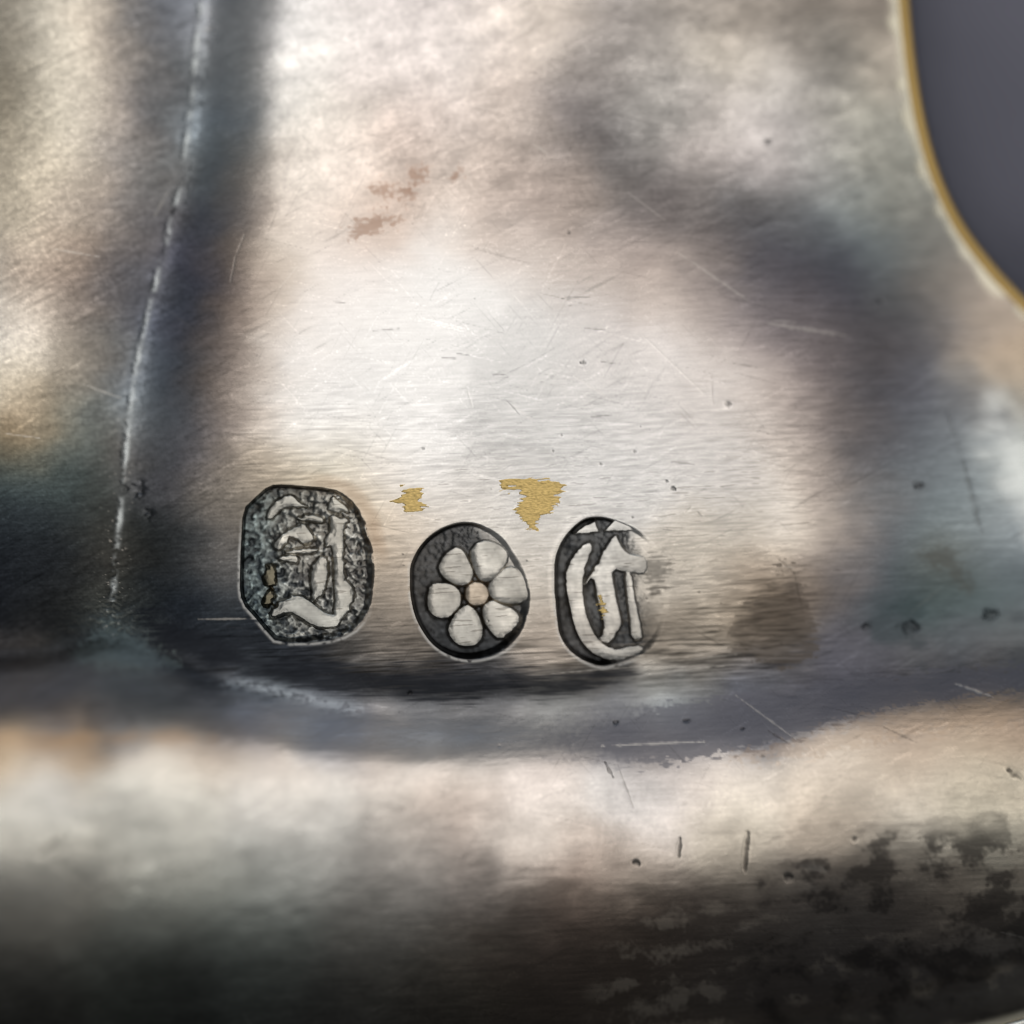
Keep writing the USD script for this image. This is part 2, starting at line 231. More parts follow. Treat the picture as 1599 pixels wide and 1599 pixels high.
# ------------------------------------------------------------------ patina: silver and its tarnish, with moulding shade and a reflection painted in (x, y, r, g, b as read in sRGB; brownish when thin, slate when thick)
W = (224, 220, 215)                          # clean silver
PAT_AND_LIGHT = [
    # left lobe
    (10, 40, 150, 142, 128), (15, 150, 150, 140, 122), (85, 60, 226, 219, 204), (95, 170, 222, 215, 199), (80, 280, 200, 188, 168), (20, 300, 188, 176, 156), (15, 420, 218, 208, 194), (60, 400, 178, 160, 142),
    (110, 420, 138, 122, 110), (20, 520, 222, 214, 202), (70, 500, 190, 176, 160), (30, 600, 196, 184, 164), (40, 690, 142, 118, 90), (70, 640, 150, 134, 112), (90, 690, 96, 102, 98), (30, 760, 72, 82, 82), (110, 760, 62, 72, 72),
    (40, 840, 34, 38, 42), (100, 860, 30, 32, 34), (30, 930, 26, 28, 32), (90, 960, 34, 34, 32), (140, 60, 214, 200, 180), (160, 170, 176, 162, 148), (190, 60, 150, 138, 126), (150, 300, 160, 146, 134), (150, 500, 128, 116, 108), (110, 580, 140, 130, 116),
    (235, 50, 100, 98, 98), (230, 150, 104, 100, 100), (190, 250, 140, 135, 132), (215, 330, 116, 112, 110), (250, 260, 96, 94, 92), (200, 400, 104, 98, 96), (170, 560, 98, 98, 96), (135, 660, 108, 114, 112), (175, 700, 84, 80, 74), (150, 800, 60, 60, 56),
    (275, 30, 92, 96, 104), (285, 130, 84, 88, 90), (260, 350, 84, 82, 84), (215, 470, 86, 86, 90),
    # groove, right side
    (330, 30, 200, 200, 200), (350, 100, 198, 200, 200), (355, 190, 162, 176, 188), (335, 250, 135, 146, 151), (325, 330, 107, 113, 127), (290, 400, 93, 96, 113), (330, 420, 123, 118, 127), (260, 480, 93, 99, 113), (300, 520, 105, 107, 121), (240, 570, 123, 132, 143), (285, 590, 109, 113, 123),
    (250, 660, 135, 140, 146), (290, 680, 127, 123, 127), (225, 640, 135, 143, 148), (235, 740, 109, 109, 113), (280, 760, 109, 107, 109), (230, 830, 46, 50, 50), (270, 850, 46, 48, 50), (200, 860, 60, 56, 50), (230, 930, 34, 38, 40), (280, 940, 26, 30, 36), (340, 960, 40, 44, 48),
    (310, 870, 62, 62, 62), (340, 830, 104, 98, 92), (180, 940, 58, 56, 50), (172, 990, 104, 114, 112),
    # fringe and left part of the centre lobe
    (388, 40, 190, 188, 186), (400, 140, 205, 200, 194), (395, 230, 184, 172, 160), (380, 320, 150, 134, 122), (365, 400, 146, 126, 110), (350, 480, 130, 112, 100), (345, 560, 124, 108, 98), (340, 640, 134, 120, 110), (345, 720, 124, 114, 106), (350, 780, 116, 108, 98),
    (420, 380, 196, 184, 170), (410, 480, 186, 172, 158), (405, 580, 188, 176, 164), (400, 670, 196, 184, 172), (410, 730, 170, 156, 140), (440, 260, 222, 212, 200), (470, 150, 222, 216, 206), (460, 50, 222, 217, 212), (560, 60, 220, 212, 206), (640, 40, 214, 204, 198),
    (540, 190, 224, 212, 200), (620, 130, 206, 194, 186), (650, 200, 190, 172, 160), (560, 270, 216, 202, 190), (640, 290, 190, 170, 156), (500, 340, 214, 202, 190), (590, 345, 190, 168, 152), (560, 420, 220, 210, 202), (700, 280, 204, 190, 178), (690, 190, 204, 192, 184), (720, 90, 206, 196, 188),
    (660, 420, *W), (500, 520, 226, 220, 214), (620, 540, *W), (760, 480, *W), (800, 580, *W), (700, 660, *W), (560, 660, *W), (480, 640, *W), (900, 640, *W), (980, 560, 222, 214, 208), (620, 740, *W), (850, 760, *W), (960, 760, *W), (1050, 680, 224, 218, 212),
    # top middle / right
    (800, 40, 214, 202, 192), (790, 130, 206, 190, 178), (860, 60, 222, 208, 194), (870, 20, 214, 200, 186), (830, 200, 176, 164, 154), (780, 260, 190, 174, 162), (810, 330, 170, 154, 144), (740, 350, 202, 188, 176), (860, 270, 150, 138, 130), (910, 190, 110, 104, 103), (930, 110, 142, 134, 128),
    (940, 30, 164, 156, 150), (900, 320, 150, 136, 126), (960, 240, 112, 108, 106), (980, 300, 112, 106, 104), (1010, 180, 158, 154, 148), (1020, 90, 162, 156, 150), (1060, 30, 146, 138, 130), (1130, 90, 190, 182, 168), (1160, 60, 150, 140, 130), (1210, 110, 204, 198, 190), (1150, 170, 194, 186, 180),
    (1090, 230, 178, 168, 162), (1240, 60, 128, 120, 112), (1310, 60, 122, 118, 112), (1300, 110, 120, 116, 110), (1330, 20, 138, 128, 118), (1250, 190, 166, 160, 156), (1180, 250, 172, 164, 160), (1290, 250, 150, 148, 144), (1340, 180, 168, 164, 152), (1360, 100, 170, 160, 146), (1360, 260, 152, 150, 140),
    (1100, 300, 124, 118, 114), (1050, 330, 94, 88, 87), (1180, 330, 90, 88, 88), (1250, 340, 102, 102, 102), (1330, 330, 128, 134, 134), (1400, 320, 150, 148, 138), (1120, 380, 100, 93, 91), (1200, 400, 76, 75, 81), (1290, 390, 78, 80, 86), (1370, 390, 116, 124, 126), (1430, 380, 128, 126, 120),
    (1000, 380, 166, 152, 144), (940, 400, 196, 182, 172), (860, 400, 204, 192, 182), (1040, 430, 174, 160, 150), (1130, 450, 128, 118, 114), (1220, 460, 84, 80, 84), (1310, 450, 74, 73, 80), (1390, 460, 100, 102, 104), (1460, 450, 136, 128, 120), (1100, 500, 178, 166, 158), (1180, 520, 134, 124, 122), (1270, 510, 110, 102, 102),
    (1360, 520, 96, 92, 94), (1440, 530, 98, 96, 98), (1510, 500, 166, 152, 138), (1560, 560, 184, 164, 142), (1590, 590, 196, 178, 156), (1530, 610, 132, 128, 122), (1190, 590, 176, 164, 156), (1280, 580, 118, 108, 106), (1350, 600, 92, 88, 90), (1430, 620, 88, 88, 94), (1500, 640, 104, 106, 110), (1580, 640, 150, 150, 144),
    (1120, 600, 210, 200, 192), (1230, 650, 158, 146, 138), (1300, 660, 120, 110, 106), (1370, 690, 90, 88, 90), (1440, 700, 98, 102, 106), (1500, 720, 120, 126, 128), (1570, 700, 190, 192, 186), (1599, 740, 168, 170, 166), (1160, 700, 212, 204, 196), (1250, 740, 190, 178, 166), (1310, 750, 140, 128, 120), (1370, 770, 104, 104, 106),
    (1430, 790, 112, 120, 122), (1500, 800, 124, 132, 134), (1580, 830, 134, 140, 142), (1260, 820, 190, 178, 164), (1310, 840, 140, 128, 120), (1360, 850, 98, 100, 104), (1430, 860, 98, 104, 106), (1480, 870, 94, 96, 90), (1550, 890, 106, 114, 118), (1200, 790, 216, 208, 198), (1320, 910, 104, 100, 102), (1380, 930, 74, 82, 86),
    (1440, 940, 72, 84, 84), (1510, 940, 86, 98, 98), (1590, 950, 92, 100, 102), (1310, 980, 94, 92, 96), (1400, 990, 84, 86, 90), (1500, 1000, 84, 86, 90), (1270, 920, 120, 108, 98),
    # round the marks
    (440, 740, 150, 138, 120), (520, 735, 196, 186, 166), (590, 800, 186, 168, 146), (610, 880, 172, 158, 142), (610, 950, 150, 138, 124), (600, 1000, 120, 110, 100), (345, 880, 92, 90, 88), (560, 1020, 60, 58, 56), (440, 1020, 30, 32, 36), (650, 1040, 74, 68, 62), (700, 820, 206, 198, 188), (840, 850, 204, 196, 184),
    (850, 960, 186, 174, 160), (850, 1020, 150, 136, 122), (1060, 880, 196, 186, 172), (1130, 860, 204, 194, 180), (1100, 950, 160, 148, 132), (1180, 900, 182, 166, 148), (1160, 970, 140, 126, 110), (1200, 1000, 96, 86, 76), (1080, 1010, 124, 114, 102), (1000, 1030, 130, 120, 108), (940, 1060, 86, 80, 74), (1100, 1050, 88, 84, 80),
    (1230, 960, 110, 96, 82), (1240, 1040, 86, 84, 84),
    # the dark line under the lobe and the blue cove
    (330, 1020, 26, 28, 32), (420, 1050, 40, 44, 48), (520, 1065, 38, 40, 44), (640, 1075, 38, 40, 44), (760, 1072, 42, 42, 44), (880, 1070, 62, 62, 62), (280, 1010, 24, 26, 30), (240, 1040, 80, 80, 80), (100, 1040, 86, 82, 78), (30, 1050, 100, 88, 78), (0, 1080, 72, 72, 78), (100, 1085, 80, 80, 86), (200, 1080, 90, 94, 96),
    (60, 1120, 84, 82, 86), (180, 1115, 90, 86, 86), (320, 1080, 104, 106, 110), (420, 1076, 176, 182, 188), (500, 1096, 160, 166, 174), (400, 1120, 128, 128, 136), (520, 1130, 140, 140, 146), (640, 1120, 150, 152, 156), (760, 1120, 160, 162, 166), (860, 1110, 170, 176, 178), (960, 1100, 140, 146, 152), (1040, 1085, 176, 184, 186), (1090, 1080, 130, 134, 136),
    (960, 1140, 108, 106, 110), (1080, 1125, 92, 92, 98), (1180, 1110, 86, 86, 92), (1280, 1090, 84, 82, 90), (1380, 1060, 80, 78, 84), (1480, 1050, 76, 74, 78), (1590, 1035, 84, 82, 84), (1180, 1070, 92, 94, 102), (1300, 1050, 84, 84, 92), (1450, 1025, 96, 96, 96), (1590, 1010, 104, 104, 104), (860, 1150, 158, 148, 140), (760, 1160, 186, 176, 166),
    (600, 1160, 184, 172, 162), (440, 1165, 176, 162, 150), (300, 1150, 140, 124, 110), (120, 1150, 150, 122, 94), (20, 1158, 166, 138, 106), (1000, 1175, 130, 122, 118),
    # moulding; the lower readings carry painted shade where it turns under
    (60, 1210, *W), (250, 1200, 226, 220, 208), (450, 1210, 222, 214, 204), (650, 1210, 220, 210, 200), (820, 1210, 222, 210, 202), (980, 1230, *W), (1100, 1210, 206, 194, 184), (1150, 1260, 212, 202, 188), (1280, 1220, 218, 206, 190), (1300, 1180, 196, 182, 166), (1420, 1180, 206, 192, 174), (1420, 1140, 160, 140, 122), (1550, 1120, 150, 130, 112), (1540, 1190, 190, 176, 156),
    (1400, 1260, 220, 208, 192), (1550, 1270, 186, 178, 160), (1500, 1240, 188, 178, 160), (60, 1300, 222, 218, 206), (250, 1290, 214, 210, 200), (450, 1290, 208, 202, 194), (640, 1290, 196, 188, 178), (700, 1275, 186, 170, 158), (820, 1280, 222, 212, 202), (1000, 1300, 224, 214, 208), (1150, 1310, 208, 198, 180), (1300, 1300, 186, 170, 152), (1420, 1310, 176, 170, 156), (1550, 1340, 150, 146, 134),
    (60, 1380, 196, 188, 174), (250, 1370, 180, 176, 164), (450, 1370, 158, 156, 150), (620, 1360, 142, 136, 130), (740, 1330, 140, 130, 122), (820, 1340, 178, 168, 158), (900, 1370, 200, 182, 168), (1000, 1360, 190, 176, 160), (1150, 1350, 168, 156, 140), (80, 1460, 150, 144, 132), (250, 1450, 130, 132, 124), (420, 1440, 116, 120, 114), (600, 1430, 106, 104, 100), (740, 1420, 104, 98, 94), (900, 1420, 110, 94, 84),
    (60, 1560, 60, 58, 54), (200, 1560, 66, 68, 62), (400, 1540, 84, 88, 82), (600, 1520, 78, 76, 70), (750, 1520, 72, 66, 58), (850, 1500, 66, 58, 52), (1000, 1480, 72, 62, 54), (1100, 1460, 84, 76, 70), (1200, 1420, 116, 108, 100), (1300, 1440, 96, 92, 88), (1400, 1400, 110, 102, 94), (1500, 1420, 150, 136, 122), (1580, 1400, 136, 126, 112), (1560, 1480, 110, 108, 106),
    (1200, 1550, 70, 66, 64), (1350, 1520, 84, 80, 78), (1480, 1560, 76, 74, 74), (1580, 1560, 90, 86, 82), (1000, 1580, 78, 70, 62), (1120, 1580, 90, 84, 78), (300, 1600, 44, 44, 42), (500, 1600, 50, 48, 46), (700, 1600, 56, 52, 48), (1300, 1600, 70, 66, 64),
]
P = np.array(PAT_AND_LIGHT, float); Pc = lin(P[:, 2:])

def patina_light_field():
    """Spreads the tarnish and painted light readings over the metal on the coarse grid."""
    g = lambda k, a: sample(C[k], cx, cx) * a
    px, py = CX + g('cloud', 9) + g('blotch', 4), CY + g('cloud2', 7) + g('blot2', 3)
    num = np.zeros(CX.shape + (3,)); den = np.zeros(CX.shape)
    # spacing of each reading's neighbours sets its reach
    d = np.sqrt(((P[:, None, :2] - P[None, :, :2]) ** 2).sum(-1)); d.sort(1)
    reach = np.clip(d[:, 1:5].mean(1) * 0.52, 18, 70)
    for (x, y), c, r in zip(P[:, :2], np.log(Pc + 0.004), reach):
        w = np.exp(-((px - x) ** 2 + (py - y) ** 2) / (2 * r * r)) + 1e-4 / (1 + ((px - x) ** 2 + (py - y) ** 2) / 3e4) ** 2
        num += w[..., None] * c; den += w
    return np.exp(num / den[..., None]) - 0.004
PF = patina_light_field()

def layer(col, m, c):
    return col * (1 - m[..., None]) + lin(c) * m[..., None]

# ------------------------------------------------------------------ grid lines: dense on the marks, coarser elsewhere, coarsest outside the view
def lines(a, b, d0, d1):
    return np.unique(np.concatenate([np.arange(LO, -20, 10.0), np.arange(-20, a, 2.2), np.arange(a, b, 1.05), np.arange(b, 1620, 2.2), np.arange(1620, HI, 10.0)]).round(3))
xs = lines(340, 1075, 0, 0); ys = lines(725, 1060, 0, 0)
X, Y = np.meshgrid(xs, ys)
up = lambda A: sample(A, xs, ys, LO, CS)
nz = {k: sample(v, xs, ys) for k, v in C.items()}
f = {k: up(v) for k, v in F.items()}

Z = up(ndi.gaussian_filter(ZB, 0.6))
# chased groove: crisp line at the bottom, slightly broken
gl = d_line(CX, CY, GROOVE); gl = up(gl)
Z += 1.5 * (0.7 + 0.3 * nz['blotch']) * np.exp(-(gl / 7.5) ** 2) * sst(1010, 960, Y)
Z += (0.22 * nz['grain'] + 0.15 * nz['fine']) * np.exp(-(gl / 14) ** 2) * sst(1015, 970, Y)
jd = np.hypot((X - 172) / 1.4, Y - 985)
Z += (0.3 * nz['grain'] + 0.15 * nz['fine']) * np.exp(-(jd / 50) ** 2)
# brushed finish
lobe_zone = sst(330, 430, X) * sst(1340, 1200, X) * sst(180, 420, Y)
Z += 0.022 * nz['streak'] + 0.014 * nz['streak2'] + 0.018 * nz['streak3'] + 0.016 * nz['diag'] + 0.008 * nz['fine']
Z += 0.07 * nz['blotch'] + 0.2 * nz['cloud']
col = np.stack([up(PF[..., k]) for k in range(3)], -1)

# streaky, mottled tarnish on top of the broad readings
mod = 0.040 * nz['streak'] + 0.045 * nz['streak3'] + 0.018 * nz['streak2'] + 0.03 * nz['fine'] + 0.03 * nz['diag'] * (nz['cloud'] > 0)
dark = 1 - np.clip(col.mean(-1) / 0.6, 0, 1)
mod *= 0.4 + 0.9 * dark
left = sst(420, 300, X) * sst(1080, 1000, Y)
mod += left * (0.045 * nz['diag'] + 0.06 * nz['grain'] + 0.06 * nz['fine'])
top = sst(430, 250, Y) * sst(360, 430, X)
mod += top * (0.04 * nz['brush'] + 0.07 * nz['blotch'] + 0.05 * nz['grain'] + 0.012 * nz['diag'])
under = np.exp(-((Y - (1045 + 0.00010 * (X - 650) ** 2 * -1)) / 40) ** 2) * sst(220, 330, X) * sst(1330, 1150, X)
mod += under * (0.30 * nz['streak2'] + 0.22 * nz['streak'] + 0.1 * nz['streak3'])
east = sst(1040, 1120, X) * sst(1290, 1240, X) * sst(860, 950, Y) * sst(1060, 1020, Y)
mod += east * (0.18 * nz['streak'] + 0.14 * nz['streak3'] + 0.10 * nz['blotch'])
mod += sst(1150, 1250, Y) * (0.03 * nz['brush'] + 0.05 * nz['blotch'] + 0.03 * nz['grain'])
col = col * np.exp(np.clip(mod, -1.2, 0.7))[..., None]

# tarnish islands with an edge of their own, and one painted reflection
def blob(poly, soft, wob=0.0, kind='blotch', extra=None):
    d = sdf_poly(CX, CY, smooth_loop(poly, 2)); d = up(d) + wob * nz[kind]
    if extra is not None: d = d + extra
    return sst(-soft, soft, d)
col = layer(col, 0.75 * blob([(1110, 960), (1200, 880), (1225, 875), (1252, 935), (1272, 1020), (1240, 1045), (1130, 1040), (1060, 1020)], 3, 3, 'grain', 5 * nz['streak'] + 4 * nz['streak3'] - 45 * sst(1235, 1080, X) - 30 * sst(1000, 880, Y) * sst(1240, 1180, X) + 5 * nz['blotch'] + 3 * nz['fine']) * sst(-2.2, 0.8, nz['streak'] + nz['blotch']), (74, 67, 60))
col = layer(col, 0.5 * blob([(1535, 610), (1560, 625), (1620, 745), (1700, 900), (1640, 900), (1580, 770)], 28, 5), (214, 215, 210))  # curved bright reflection put into the colour
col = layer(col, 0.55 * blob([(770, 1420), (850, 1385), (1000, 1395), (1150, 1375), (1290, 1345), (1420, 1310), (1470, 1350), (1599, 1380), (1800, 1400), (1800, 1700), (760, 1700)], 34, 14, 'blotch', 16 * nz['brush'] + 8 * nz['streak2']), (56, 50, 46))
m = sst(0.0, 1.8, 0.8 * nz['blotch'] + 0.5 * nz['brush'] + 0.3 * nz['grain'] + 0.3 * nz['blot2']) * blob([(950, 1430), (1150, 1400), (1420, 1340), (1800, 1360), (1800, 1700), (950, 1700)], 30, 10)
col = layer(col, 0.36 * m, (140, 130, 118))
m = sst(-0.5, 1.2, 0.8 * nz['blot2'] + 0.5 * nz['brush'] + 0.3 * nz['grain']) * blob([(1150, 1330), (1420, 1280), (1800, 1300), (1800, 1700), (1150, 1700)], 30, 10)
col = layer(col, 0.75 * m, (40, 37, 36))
m = sst(0.9, 1.6, nz['blotch'] + 0.5 * nz['fine']) * blob([(1380, 980), (1700, 900), (1700, 1060), (1380, 1060)], 20, 10)
col = layer(col, 0.35 * m, (62, 66, 70))
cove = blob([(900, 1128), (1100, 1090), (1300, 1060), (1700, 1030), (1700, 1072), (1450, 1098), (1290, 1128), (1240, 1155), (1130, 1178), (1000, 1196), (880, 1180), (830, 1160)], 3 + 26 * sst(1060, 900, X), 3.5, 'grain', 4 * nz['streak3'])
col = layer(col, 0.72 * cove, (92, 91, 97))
fr = blob([(1110, 1186), (1240, 1162), (1300, 1134), (1470, 1102), (1700, 1076), (1700, 1112), (1480, 1136), (1320, 1168), (1240, 1186)], 9, 6, 'grain', 4 * nz['streak3'])
col = layer(col, 0.35 * fr, (160, 138, 116))
fr = blob([(-100, 1140), (60, 1142), (180, 1140), (330, 1150), (330, 1162), (180, 1158), (60, 1168), (-100, 1172)], 8, 5, 'blotch')
col = layer(col, 0.32 * fr, (158, 126, 92))
for poly in ([(575, 288), (640, 292), (652, 304), (620, 312), (580, 302)], [(640, 262), (668, 258), (660, 284), (640, 290)], [(550, 345), (600, 333), (632, 344), (596, 352), (560, 376), (545, 370)], [(700, 275), (720, 258), (712, 278)]):
    col = layer(col, 0.6 * blob(poly, 9, 5, 'grain', 3 * nz['streak3']), (140, 106, 84))
col = layer(col, 0.5 * blob([(1435, 860), (1480, 850), (1510, 890), (1520, 925), (1500, 920), (1478, 885), (1440, 880)], 10, 4, 'grain'), (78, 76, 70))
col = layer(col, 0.30 * blob([(130, 1095), (210, 1110), (215, 1130), (180, 1145), (120, 1140), (140, 1120)], 6, 4), (44, 42, 44))
col = layer(col, 0.45 * blob([(1350, 1000), (1390, 940), (1450, 930), (1440, 990), (1380, 1005)], 16, 8), (52, 62, 64))
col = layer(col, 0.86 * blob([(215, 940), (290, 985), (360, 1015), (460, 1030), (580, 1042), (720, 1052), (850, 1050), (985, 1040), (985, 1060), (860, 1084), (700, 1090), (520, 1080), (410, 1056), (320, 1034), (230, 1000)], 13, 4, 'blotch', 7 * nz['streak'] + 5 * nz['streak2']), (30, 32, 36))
col = layer(col, 0.65 * blob([(1000, 862), (1040, 868), (1050, 905), (1018, 925), (1000, 890)], 9, 3, 'grain', 5 * nz['streak3'] + 6 * nz['streak']), (84, 80, 74))
col = layer(col, 0.5 * blob([(1000, 930), (1030, 925), (1020, 1000), (1002, 1010)], 9, 3, 'grain', 5 * nz['streak3'] + 6 * nz['streak']), (96, 90, 82))
# fine dark dashes that the polishing left round the marks
dz = sst(1.35, 2.1, 0.75 * nz['streak3'] + 0.75 * nz['streak']) * sst(560, 700, X) * sst(1330, 1250, X) * sst(640, 760, Y) * sst(1060, 1030, Y)
col = layer(col, 0.45 * dz, (80, 72, 64))
mz = sst(320, 420, X) * sst(1330, 1230, X) * sst(560, 700, Y) * sst(1070, 1040, Y)
col *= np.exp(mz * (0.05 * nz['streak'] + 0.05 * nz['streak3']))[..., None]
for k, a in (('hair1', 0.10), ('hair2', 0.09), ('hair3', 0.14), ('diag', 0.12)):         # crossing polishing hairlines
    hz = sst(1.6, 3.4, nz[k] + 0.15 * nz['cloud'] + 0.4 * nz['fine']); Z -= 0.03 * hz
    dz = sst(1.7, 3.4, -nz[k] + 0.15 * nz['cloud2'] + 0.4 * nz['fine'])
    col *= np.exp(a * (1.1 * hz - 1.7 * dz))[..., None]
col = layer(col, 0.3 * blob([(150, 992), (170, 955), (196, 990), (290, 1036), (230, 1046), (100, 1036)], 12, 5, 'grain', 5 * nz['fine']), (116, 126, 121))
# groove: broken glint painted along the line
gm = np.exp(-((gl + 0.8 * nz['grain']) / 4.2) ** 2) * sst(-0.9, 1.4, 0.45 * nz['grain'] + 0.8 * nz['blotch'] + 0.5 * sst(260, 40, Y) + 0.3 * sst(480, 640, Y)) * (Y < 940)
col = layer(col, 0.7 * gm, (205, 208, 205))
sp = 0.6 * np.exp(-(gl / 20) ** 2) * sst(1.8, 2.6, nz['fine'] + 0.35 * nz['grain']) * sst(520, 650, Y) * (Y < 1010)
col = layer(col, 0.7 * sp, (190, 180, 168))
bl = d_line(CX, CY, smooth_loop([(355, 1068), (430, 1078), (520, 1102), (560, 1108)], 2, False)); bl = up(bl)
col = layer(col, 0.28 * np.exp(-(bl / 9) ** 2) * sst(-2.2, 1.2, nz['grain'] + nz['streak3'] * .6), (190, 198, 204))
# cream band along the rim flange, pale band along the foot edge
col = layer(col, 0.85 * sst(20, 4, -f['rim'] + 4 * nz['blotch']), (208, 200, 178))
col = layer(col, 0.8 * sst(16, 4, -f['foot']), (232, 222, 204))

rough = 0.235 + 0.13 * sst(0.5, 0.05, col.mean(-1))

# scratches and pits, cut into the metal
for x0, y0, x1, y1, w, dp, tone in SCRATCH:
    i0, i1 = np.searchsorted(xs, [min(x0, x1) - 4 * w - 3, max(x0, x1) + 4 * w + 3]); j0, j1 = np.searchsorted(ys, [min(y0, y1) - 4 * w - 3, max(y0, y1) + 4 * w + 3])
    if i1 - i0 < 2 or j1 - j0 < 2: continue
    if not (340 < x0 < 1075 and 725 < y0 < 1060): w = max(w, 1.35)
    sl = (slice(j0, j1), slice(i0, i1)); xx, yy = X[sl], Y[sl]
    t = np.clip(((xx - x0) * (x1 - x0) + (yy - y0) * (y1 - y0)) / ((x1 - x0) ** 2 + (y1 - y0) ** 2), 0, 1)
    d = np.hypot(xx - x0 - t * (x1 - x0), yy - y0 - t * (y1 - y0)) + 0.25 * w * nz['grain'][sl]
    m = np.exp(-(d / (w * (0.35 + 0.65 * np.sin(math.pi * np.clip(t, .08, .92)))) ) ** 2)
    Z[sl] -= dp * (0.24 if w > 1.8 else 0.10) * m
    col[sl] = layer(col[sl], abs(tone) * m * (0.8 if tone < -.4 else 0.35), (52, 46, 42) if tone < 0 else (236, 228, 216))
for x0, y0, r in PITS:
    i0, i1 = np.searchsorted(xs, [x0 - 3 * r - 3, x0 + 3 * r + 3]); j0, j1 = np.searchsorted(ys, [y0 - 3 * r - 3, y0 + 3 * r + 3])
    if i1 - i0 < 2 or j1 - j0 < 2: continue
    sl = (slice(j0, j1), slice(i0, i1))
    d = np.hypot((X[sl] - x0) * 0.75, Y[sl] - y0) + 0.3 * r * nz['grain'][sl]
    m = np.exp(-(d / r) ** 2)
    Z[sl] -= 0.45 * r * m
    col[sl] = layer(col[sl], 0.8 * m * (0.55 if r > 4.5 else 0.85), (44, 42, 42))

# ------------------------------------------------------------------ the punches
part = np.zeros(X.shape, int)                # 0 centre lobe, 1 left lobe, 2 moulding, 3.. hallmarks
part[f['groove'] > 0] = 1
part[f['base'] > 0] = 2
Zsurf = Z.copy(); Csurf = col.copy()
recess = {}
for k, (mark, depth, wall, tilt) in enumerate(MARKS):
    lo, hi = np.min(mark, 0) - 30, np.max(mark, 0) + 30
    i0, i1 = np.searchsorted(xs, [lo[0], hi[0]]); j0, j1 = np.searchsorted(ys, [lo[1], hi[1]])
    sl = (slice(j0, j1), slice(i0, i1)); n = {q: v[sl] for q, v in nz.items()}
    d, dep, full = punch(X[sl] + 0.25 * n['blotch'], Y[sl] + 0.25 * n['blot2'], mark, depth, wall, tilt)
    d = d + 0.0
    Z[sl] += 0.3 * np.exp(-((d + 4) / 4.5) ** 2) * sst(0.35, 0.9, full / depth)     # burr thrown up round the punch
    Z[sl] -= dep
    inn = sst(-1, wall * 0.6, d) * sst(1.0, 0.55 * depth, full)
    if k == 0:
        Z[sl] += inn * (0.62 * n['pebble'] + 0.3 * n['grain'] + 0.9 * n['blotch'])
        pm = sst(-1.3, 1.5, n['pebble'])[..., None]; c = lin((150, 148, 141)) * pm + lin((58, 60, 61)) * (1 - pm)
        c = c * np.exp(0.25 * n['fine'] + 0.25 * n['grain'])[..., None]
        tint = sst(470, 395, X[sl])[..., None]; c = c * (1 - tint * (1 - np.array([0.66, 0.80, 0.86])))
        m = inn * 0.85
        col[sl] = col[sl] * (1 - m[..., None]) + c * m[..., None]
        br = np.exp(-((d + 10) / 15) ** 2) * sst(-30, -20, d) * sst(450, 520, X[sl]) * sst(900, 840, Y[sl])
        col[sl] = layer(col[sl], 0.42 * br, (142, 112, 82))
    else:
        Z[sl] += inn * (0.16 * n['grain'] + 0.06 * n['fine'] + 0.05 * n['streak3'] + 0.25 * n['blotch'])
        cc = np.mean(mark, 0); deep = np.maximum(sst(0, 9, d), sst(20, -60, -(X[sl] - cc[0]) - (Y[sl] - cc[1])))[..., None]; c = (lin((58, 59, 60)) * deep + lin((40, 41, 43)) * (1 - deep)) * np.exp(0.2 * n['grain'] + 0.15 * n['fine'] + 0.15 * n['streak3'])[..., None]  # tarnished floor; shade painted darker on the upper left wall
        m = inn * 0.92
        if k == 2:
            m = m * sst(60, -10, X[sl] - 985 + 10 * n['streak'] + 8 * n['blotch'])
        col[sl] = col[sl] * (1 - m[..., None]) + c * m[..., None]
    edge = np.exp(-((d + 3.0) / 2.2) ** 2) * sst(0.3, 0.9, full / depth)             # highlight painted on the punch edge, lower left side
    cc = np.mean(mark, 0); low = np.clip((Y[sl] - cc[1] - 0.7 * (X[sl] - cc[0])) / 60, 0, 1)
    col[sl] = layer(col[sl], 0.4 * edge * low * sst(-2.6, 0.0, n['grain']), (205, 202, 196))
    part[sl] = np.where(d > -1.5, 3 + k, part[sl])
    recess[k] = sl

# ------------------------------------------------------------------ from pixels to metres
def world(x, y, z):
    k = (H - z * S) / H
    return np.stack([(x - N / 2) * S * k, -(y - N / 2) * S * k, z * S], -1)

def grid_normals(V):
    a = np.gradient(V, axis=1); b = np.gradient(V, axis=0)
    n = np.cross(b, a)
    return n / np.maximum(np.linalg.norm(n, axis=-1, keepdims=True), 1e-12)

# ------------------------------------------------------------------ materials
def metal_look(name, micro=0.18):
    return usdkit.material(stage, '/World/Looks/' + name, {
        'patina_and_light': ('attribute', {'attribute': 'patina_and_light'}),
        'dull': ('attribute', {'attribute': 'dullness'}),
        'geo': ('geometry', {}),
        'stretch': ('mapping', {'mapping_type': 'point', 'rotation': (0, 0, 0.05), 'scale': (3000.0, 52000.0, 20000.0)}),
        'hair': ('noise_texture', {'scale': 1.0, 'detail': 3.0, 'roughness': 0.6}),
        'bump': ('bump', {'strength': micro, 'distance': 0.000003}),
        'p': ('principled_bsdf', {'metallic': 1.0, 'anisotropic': 0.0})},
        [('geo.position', 'stretch.vector'), ('stretch.vector', 'hair.vector'), ('hair.fac', 'bump.height'), ('bump.normal', 'p.normal'),
         ('patina_and_light.color', 'p.base_color'), ('dull.fac', 'p.roughness')], surface='p.BSDF')
SILVER = metal_look('tarnished_silver')
RELIEF = metal_look('rubbed_silver', 0.3)
